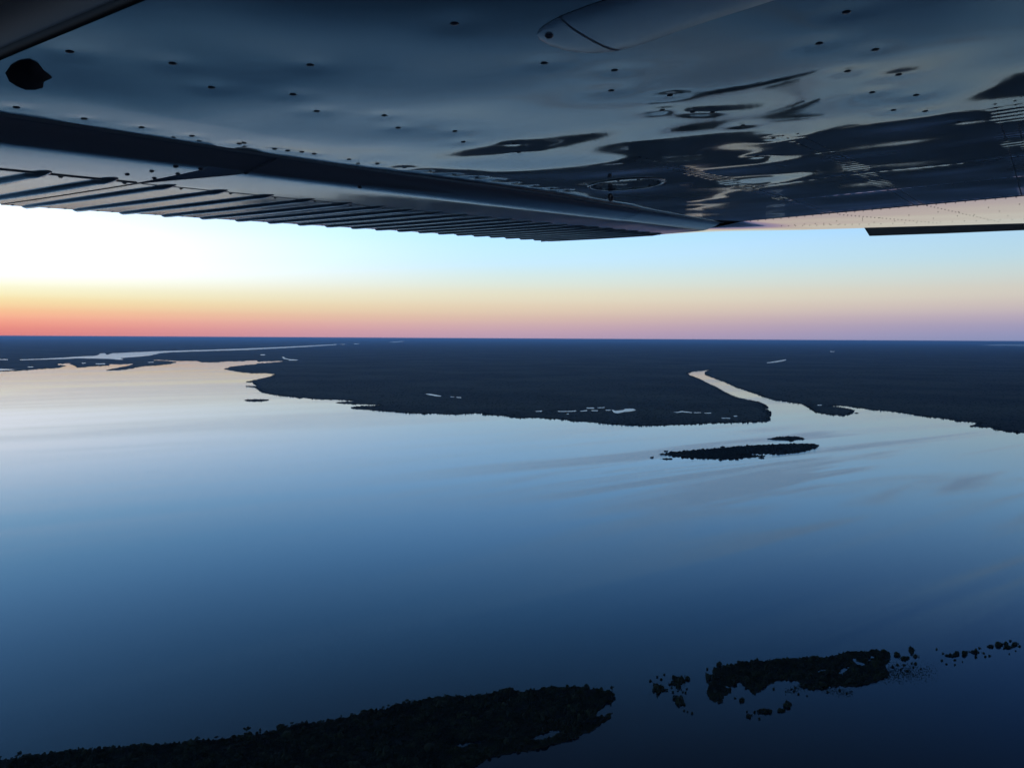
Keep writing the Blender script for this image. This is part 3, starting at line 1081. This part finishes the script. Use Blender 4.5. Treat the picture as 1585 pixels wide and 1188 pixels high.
def bead_mesh():
    a, b = np.array((SEAM[0] * SEAM[1], SEAM[1])), np.array((TE[0] * TE[1], TE[1]))
    st = [(-0.045, 0.02, 0.2), (-0.012, 0.052, 0.55), (0.03, 0.072, 0.85), (0.07, 0.066, 0.8), (0.25, 0.082, 0.85), (0.5, 0.085, 0.9), (0.75, 0.082, 0.85), (0.96, 0.075, 0.8), (1.004, 0.05, 0.7)]
    V, Fc = [], []
    for t, w, hk in st:
        c = a[0] + (b[0] - a[0]) * t
        z = a[1] + (b[1] - a[1]) * t - 0.003 * math.sin(math.pi * max(0, min(1, t)))
        hh = 0.030 * hk
        V += [(-w, c, z + 0.004), (-w * 0.55, c, z - hh * 0.62), (0, c, z - hh), (w * 0.55, c, z - hh * 0.62), (w, c, z + 0.004)]
    n = len(st)
    for i in range(n - 1):
        for j in range(4):
            Fc.append((i * 5 + j, i * 5 + j + 1, (i + 1) * 5 + j + 1, (i + 1) * 5 + j))
        Fc.append((i * 5 + 4, i * 5, (i + 1) * 5, (i + 1) * 5 + 4))
    Fc.append((0, 1, 2, 3, 4))
    Fc.append(tuple((n - 1) * 5 + j for j in (4, 3, 2, 1, 0)))
    me = mesh_py('bead', np.array(V) * HS, Fc, True)
    me.set_sharp_from_angle(angle=math.radians(28))
    me.materials.append(PAINT_FLAP)
    return me


ME_BEAD = bead_mesh()
s = s_b0 - 5 * PITCH
while s < T0 - 0.1:
    host = flap if s < s_j1 else aileron if s < s_j2 else outer
    if host is not None and s > 0.6:
        link('bead', ME_BEAD, None, host, (s * HS, 0, 0.0))
        for t, dd in ((0.03, 0.15), (0.975, 0.16), (0.975, 0.30)):
            a, b = np.array((SEAM[0] * SEAM[1], SEAM[1])), np.array((TE[0] * TE[1], TE[1]))
            q = a + (b - a) * t
            link('rivet', ME_SMALL, None, host, ((s + dd) * HS, q[0] * HS, q[1] * HS - 0.0005))
    s += PITCH
for host, a_, b_ in ((flap, 0.45, s_j1 - 0.02), (aileron, s_j1 + 0.02, s_j2 - 0.02), (outer, s_j2 + 0.04, T0 - 0.06)):
    c_, z_ = SEAM[0] * SEAM[1], SEAM[1] - 0.0015
    V = [(q, c_ + d_, z_ + e_) for q in (a_, b_) for d_, e_ in ((-0.010, 0.003), (-0.007, -0.005), (0.007, -0.005), (0.010, 0.003))]
    link('seam', mesh_py('seam', np.array(V) * HS, [(0, 1, 5, 4), (1, 2, 6, 5), (2, 3, 7, 6), (3, 0, 4, 7), (0, 3, 2, 1), (4, 5, 6, 7)]), RIVET, host)
for (x, y) in [(197, 270), (235, 265), (239, 276), (275, 269), (272, 258), (311, 262), (381, 268), (557, 290)]:
    p = wpt(x, y, 0.9015)
    link('rivet', ME_SMALL, None, flap if p[0] < s_j1 else aileron, p * HS)

# --- raked tip panel beyond the last rib, tilted up a touch
TILT = 0.022


def tip_pt(x, y):
    p = wpt(x, y)
    t = (1 - TILT * T0) / (1 - TILT * p[0])
    return p * t


edge_px = [(832, 370.5), (850, 369.5), (900, 365.5), (950, 363), (1000, 361.2), (1100, 359), (1200, 357), (1340, 353), (1460, 349.5), (1585, 346), (1700, 343)]
E_t = [tip_pt(*p) for p in edge_px]


def tip_panel():
    rows = []
    # at each edge point, a strip running in to the rib line at the same chord
    dense = []
    for a, b in zip(E_t[:-1], E_t[1:]):
        for t in np.linspace(0, 1, 8, endpoint=False):
            dense.append(a + (b - a) * t)
    dense.append(E_t[-1])
    V, Fc = [], []
    NX = 16
    for e in dense:
        inner = np.array([T0 + 0.005, e[1], 1.0])
        if e[1] > EDGE_C - 0.3:            # behind the skin edge the panel follows the belly of the trailing edge
            inner[2] = np.interp(e[1], [EDGE_C - 0.3, 4.5, 5.3, 7.34], [1.0, 0.93, 0.904, 0.957])
        out = e.copy()
        out[0] = max(out[0], T0 + 0.02)
        for t in np.linspace(0, 1, NX):
            p = inner + (out - inner) * t
            p[2] += 0.004 * math.sin(3.1 * p[1] + 2 * p[0]) * t * (1 - t)
            V.append(p)
    nb = len(V)
    nd = len(dense)
    top = [np.array([v[0] - 0.02 * (k % NX == NX - 1), v[1], v[2] + 0.035 + 0.35 * (1 - (k % NX) / (NX - 1))]) for k, v in enumerate(V)]
    V = V + top
    for i in range(nd - 1):
        for j in range(NX - 1):
            q = (i * NX + j, i * NX + j + 1, (i + 1) * NX + j + 1, (i + 1) * NX + j)
            Fc.append(q)
            Fc.append(tuple(nb + k for k in reversed(q)))
        q = (i * NX + NX - 1, (i + 1) * NX + NX - 1)
        Fc.append((q[0], nb + q[0], nb + q[1], q[1]))
    for i in (0, nd - 1):
        for j in range(NX - 1):
            Fc.append((i * NX + j, i * NX + j + 1, nb + i * NX + j + 1, nb + i * NX + j))
    me = mesh_py('wing_tip', np.array(V) * HS, Fc, True)
    me.set_sharp_from_angle(angle=math.radians(35))
    return link('wing_tip', me, PAINT, plane)


tip = tip_panel()
tip['label'] = 'raked wing tip panel shining with pale sky'
# rivets on the tip panel
items = []
for k in range(60):
    c = -0.6 + 0.13 * k * 0.9
    if c < 5.5:
        put(T0 + 0.12, c, 1.0 + TILT * 0.12 - 0.004)
for (x, y) in [(1407, 333), (1452, 328), (1484, 328), (1530, 321), (1482, 334), (1445, 338), (1508, 332), (1547, 327), (1560, 334), (1578, 316),
               (1335, 338), (1362, 337), (1385, 342), (1335, 341), (1295, 342), (1353, 344), (1262, 346), (1275, 346), (1284, 347), (1300, 347), (1190, 350),
               (1210, 349), (1230, 348), (1245, 347)]:
    p = tip_pt(x, y)
    put(p[0], p[1], p[2] - 0.004)
for (a, b, n_) in (((1300, 332), (1450, 345), 26), ((1430, 317), (1545, 343), 22), ((1100, 352), (1330, 347), 22), ((1345, 347), (1585, 339), 14)):
    for t in np.linspace(0, 1, n_):
        p = tip_pt(a[0] + (b[0] - a[0]) * t, a[1] + (b[1] - a[1]) * t)
        put(p[0], p[1], p[2] - 0.004)
joined('rivet_row', items, tip, RIVET)

# --- dark down-turned lip under the outer edge of the tip
lipb = [(1338, 352.4), (1460, 349), (1585, 345.5), (1700, 342.2)]
drop = [(1346, 365.2), (1460, 361.3), (1585, 356.2), (1700, 351.6)]
V = []
for (a, b) in zip(lipb, drop):
    p = tip_pt(*a)
    q = wray(*b)
    q = q * ((p[0] + 4.2) / q[0])     # the outer lip droops gently outboard
    for dx in (-0.03, 0.05):
        V.append(p + np.array([dx, 0, 0.0]))
        V.append(q + np.array([dx, 0, 0]))
Fc = []
for i in range(len(lipb) - 1):
    a = i * 4
    b = a + 4
    Fc += [(a, a + 1, b + 1, b), (a + 2, b + 2, b + 3, a + 3), (a + 1, a + 3, b + 3, b + 1), (a, b, b + 2, a + 2)]
Fc += [(0, 2, 3, 1), (12, 13, 15, 14)]
link('tip_lip', mesh_py('tip_lip', np.array(V) * HS, Fc), DARK, plane)['label'] = 'dark down-turned lip under the wing tip'

# --- pale strut fairing against the skin
def fairing():
    low = [(831, 53), (836, 60), (850, 69), (875, 78), (905, 82), (945, 80.5), (990, 70), (1040, 52), (1100, 32), (1200, 0), (1300, -32), (1420, -70), (1500, -100)]
    top = [(831, 51), (834, 45), (842, 38), (855, 30), (872, 22), (893, 14), (918, 5), (950, -5), (1000, -22), (1090, -50), (1180, -80), (1290, -116), (1420, -125)]
    V, Fc = [], []
    m = 11
    n = len(low)
    for i in range(n):
        a, b = wpt(*low[i]), wpt(*top[i])
        for k in range(m):
            u = k / (m - 1)
            p = a + (b - a) * u
            bul = (1 - abs(2 * u - 1) ** 3) ** 0.5 * min(1.0, 0.25 + 0.14 * i)
            z0 = skin_z(np.array([p[0]]), np.array([p[1]]))[0]
            V.append((p[0] * 0.985, p[1] * 0.985, z0 - 0.001 - 0.005 * bul))
    for i in range(n - 1):
        for k in range(m - 1):
            Fc.append((i * m + k, i * m + k + 1, (i + 1) * m + k + 1, (i + 1) * m + k))
    o = link('strut_fairing', mesh_py('strut_fairing', np.array(V) * HS, Fc, True), WHITE, plane)
    o['label'] = 'pale rounded strut fairing under the wing'
    V2, F2 = [], []
    for k in range(m):
        u = k / (m - 1)
        for dd in (0, 1):
            f = 4.9 - 1.6 * u + 0.13 * dd + 0.3
            i0 = int(f)
            t = f - i0
            a = np.array(V[i0 * m + k])
            b = np.array(V[(i0 + 1) * m + k])
            V2.append(a + (b - a) * t + np.array([0, 0, -0.0012]))
    for k in range(m - 1):
        F2.append((2 * k, 2 * k + 1, 2 * k + 3, 2 * k + 2))
    link('joint', mesh_py('joint', np.array(V2) * HS, F2, True), JOINT, o)
    p = np.array(V[1 * m + 5])
    link('screw', ME_SMALL, None, o, (p + np.array([0.02, -0.03, -0.004])) * HS)
    return o


fairing()

# --- round inspection cover with screws and a tie-down hook
cl, cr_ = wpt(872, 292), wpt(1066, 284)
cc = (cl + cr_) / 2
R0 = 0.5 * np.linalg.norm((cr_ - cl)[:2]) * 0.62
V, Fc = [], []
seg = 32
pr = [(1.0, 0.004), (0.995, -0.007), (0.965, -0.010), (0.93, -0.007), (0.92, -0.001), (0.0, -0.002)]
for rr, zz in pr[:-1]:
    V += [(cc[0] + R0 * rr * math.cos(2 * math.pi * i / seg), cc[1] + R0 * rr * math.sin(2 * math.pi * i / seg), 1.0 + zz) for i in range(seg)]
V.append((cc[0], cc[1], 1.0 - 0.004))
for k in range(len(pr) - 2):
    Fc += [(k * seg + i, k * seg + (i + 1) % seg, (k + 1) * seg + (i + 1) % seg, (k + 1) * seg + i) for i in range(seg)]
Fc += [((len(pr) - 2) * seg + i, (len(pr) - 2) * seg + (i + 1) % seg, len(V) - 1) for i in range(seg)]
V = [(v[0], v[1], v[2] - 1.0 + skin_z(np.array([v[0]]), np.array([v[1]]))[0]) for v in V]
cover = link('inspection_cover', mesh_py('inspection_cover', np.array(V) * HS, Fc, True), PAINT, plane)
cover.data.set_sharp_from_angle(angle=math.radians(40))
cover['label'] = 'round inspection cover with raised rim'
for i in range(10):
    a = 2 * math.pi * i / 10 + 0.2
    link('screw', ME_SMALL, None, cover, (np.array([cc[0] + R0 * 0.8 * math.cos(a), cc[1] + R0 * 0.8 * math.sin(a), skin_z(np.array([cc[0] + R0 * 0.8 * math.cos(a)]), np.array([cc[1] + R0 * 0.8 * math.sin(a)]))[0] - 0.002])) * HS)
hp_ = wpt(945, 301, 0.985)
V, Fc = [], []
ns, nr = 16, 6
for i in range(ns):
    a = 2 * math.pi * i / ns
    for j in range(nr):
        b = 2 * math.pi * j / nr
        rr = 0.032 + 0.013 * math.cos(b)
        V.append((hp_[0] + rr * math.cos(a), hp_[1] + 0.013 * math.sin(b), hp_[2] - 0.03 + rr * math.sin(a)))
for i in range(ns):
    for j in range(nr):
        Fc.append((i * nr + j, ((i + 1) % ns) * nr + j, ((i + 1) % ns) * nr + (j + 1) % nr, i * nr + (j + 1) % nr))
link('tie_down_ring', mesh_py('tie_down_ring', np.array(V) * HS, Fc, True), RIVET, plane)

# --- blot of black sealant near the wing root
b0 = wpt(44, 115)
V, Fc = [], []
seg = 28
rim = [(5, 110), (14, 97), (30, 91), (46, 90), (60, 96), (70, 108), (83, 117), (70, 123), (68, 133), (56, 138), (38, 138), (22, 131), (10, 123)]
rimw = [wpt(*p) for p in rim]
m = len(rimw)
V = [b0 + np.array([0, 0, -0.03])]
for k, zz in ((0.6, -0.026), (0.9, -0.012), (1.0, 0.004)):
    for p in rimw:
        q = b0 + (p - b0) * (k * rng.uniform(0.96, 1.05))
        V.append(q + np.array([0, 0, zz]))
Fc = [(0, 1 + i, 1 + (i + 1) % m) for i in range(m)]
for k in range(2):
    Fc += [(1 + k * m + i, 1 + (k + 1) * m + i, 1 + (k + 1) * m + (i + 1) % m, 1 + k * m + (i + 1) % m) for i in range(m)]
link('sealant_patch', mesh_py('sealant_patch', np.array(V) * HS, Fc, True), SEAL, plane)['label'] = 'black blot of sealant on the wing skin by the window frame'

# --- cabin window frame round the view: rubber seal, trim strip, dark inner panel
ring = [(232, -2), (420, -78), (800, -190), (1300, -300), (1900, -300), (2300, 100), (2300, 1100), (1800, 1700), (700, 1800), (-60, 1600), (-330, 1100),
        (-330, 420), (-220, 215), (-110, 143), (0, 94), (116, 46)]
ring_c = np.array([700.0, 650.0])
bands = [(1.000, 0.98, 0), (1.000, 0.955, 0), (1.010, 0.945, 0), (1.022, 0.955, 1), (1.028, 0.960, 1), (1.088, 0.930, 1), (1.096, 0.925, 2), (1.16, 0.90, 2), (1.22, 0.89, 2)]
SF = 1.0
mats = [('seal', BLACK), ('trim', TRIM), ('inner_panel', BLACK)]
frame = bpy.data.objects.new('window_frame', None)
col.objects.link(frame)
frame.parent = plane


def ring_pt(p, k, s):
    d = np.array(p, float) - ring_c
    # widen outwards by a near constant number of photograph points
    L_ = np.linalg.norm(d)
    q = ring_c + d * (1 + (k - 1) * 900 / L_)
    w = wray(*q)
    if w[0] < 0.12:
        w[0] = 0.12
    return w * (s / w[0])


# densify the ring smoothly
rd = []
for i in range(len(ring)):
    p0, p1, p2, p3 = [np.array(ring[(i + j - 1) % len(ring)], float) for j in range(4)]
    for t in np.linspace(0, 1, 6, endpoint=False):
        rd.append(0.5 * ((2 * p1) + (-p0 + p2) * t + (2 * p0 - 5 * p1 + 4 * p2 - p3) * t * t + (-p0 + 3 * p1 - 3 * p2 + p3) * t ** 3))
m = len(rd)
for bi, (bn, bm_) in enumerate(mats):
    idx = [k for k, b in enumerate(bands) if b[2] == bi]
    if bi < 2:
        idx.append(idx[-1] + 1)
    V, Fc = [], []
    for k in idx:
        V += [ring_pt(p, bands[k][0], bands[k][1] * SF) for p in rd]
    for k in range(len(idx) - 1):
        Fc += [(k * m + i, k * m + (i + 1) % m, (k + 1) * m + (i + 1) % m, (k + 1) * m + i) for i in range(m)]
    link(bn, mesh_py(bn, np.array(V) * HS, Fc, True), bm_, frame)

# ------------------------------------------------------------------ haze over the plain
HZ = 440000.0
zt = ALT + 8.0
Vh = [(-HZ, -HZ, -2), (HZ, -HZ, -2), (HZ, HZ, -2), (-HZ, HZ, -2), (-HZ, -HZ, zt), (HZ, -HZ, zt), (HZ, HZ, zt), (-HZ, HZ, zt)]
haze = link('haze', mesh_py('haze', Vh, [(0, 3, 2, 1), (4, 5, 6, 7), (0, 1, 5, 4), (1, 2, 6, 5), (2, 3, 7, 6), (3, 0, 4, 7)]))
mh = bpy.data.materials.new('haze')
mh.use_nodes = True
hn = mh.node_tree
hn.nodes.remove(hn.nodes['Principled BSDF'])
pv = hn.nodes.new('ShaderNodeVolumePrincipled')
pv.inputs['Color'].default_value = (0.34, 0.60, 1.0, 1)
pv.inputs['Density'].default_value = 1.5e-5
pv.inputs['Anisotropy'].default_value = 0.45
hn.links.new(pv.outputs[0], hn.nodes['Material Output'].inputs['Volume'])
haze.data.materials.append(mh)
tag(haze, 'thin blue evening haze over the far plain', kind='stuff')
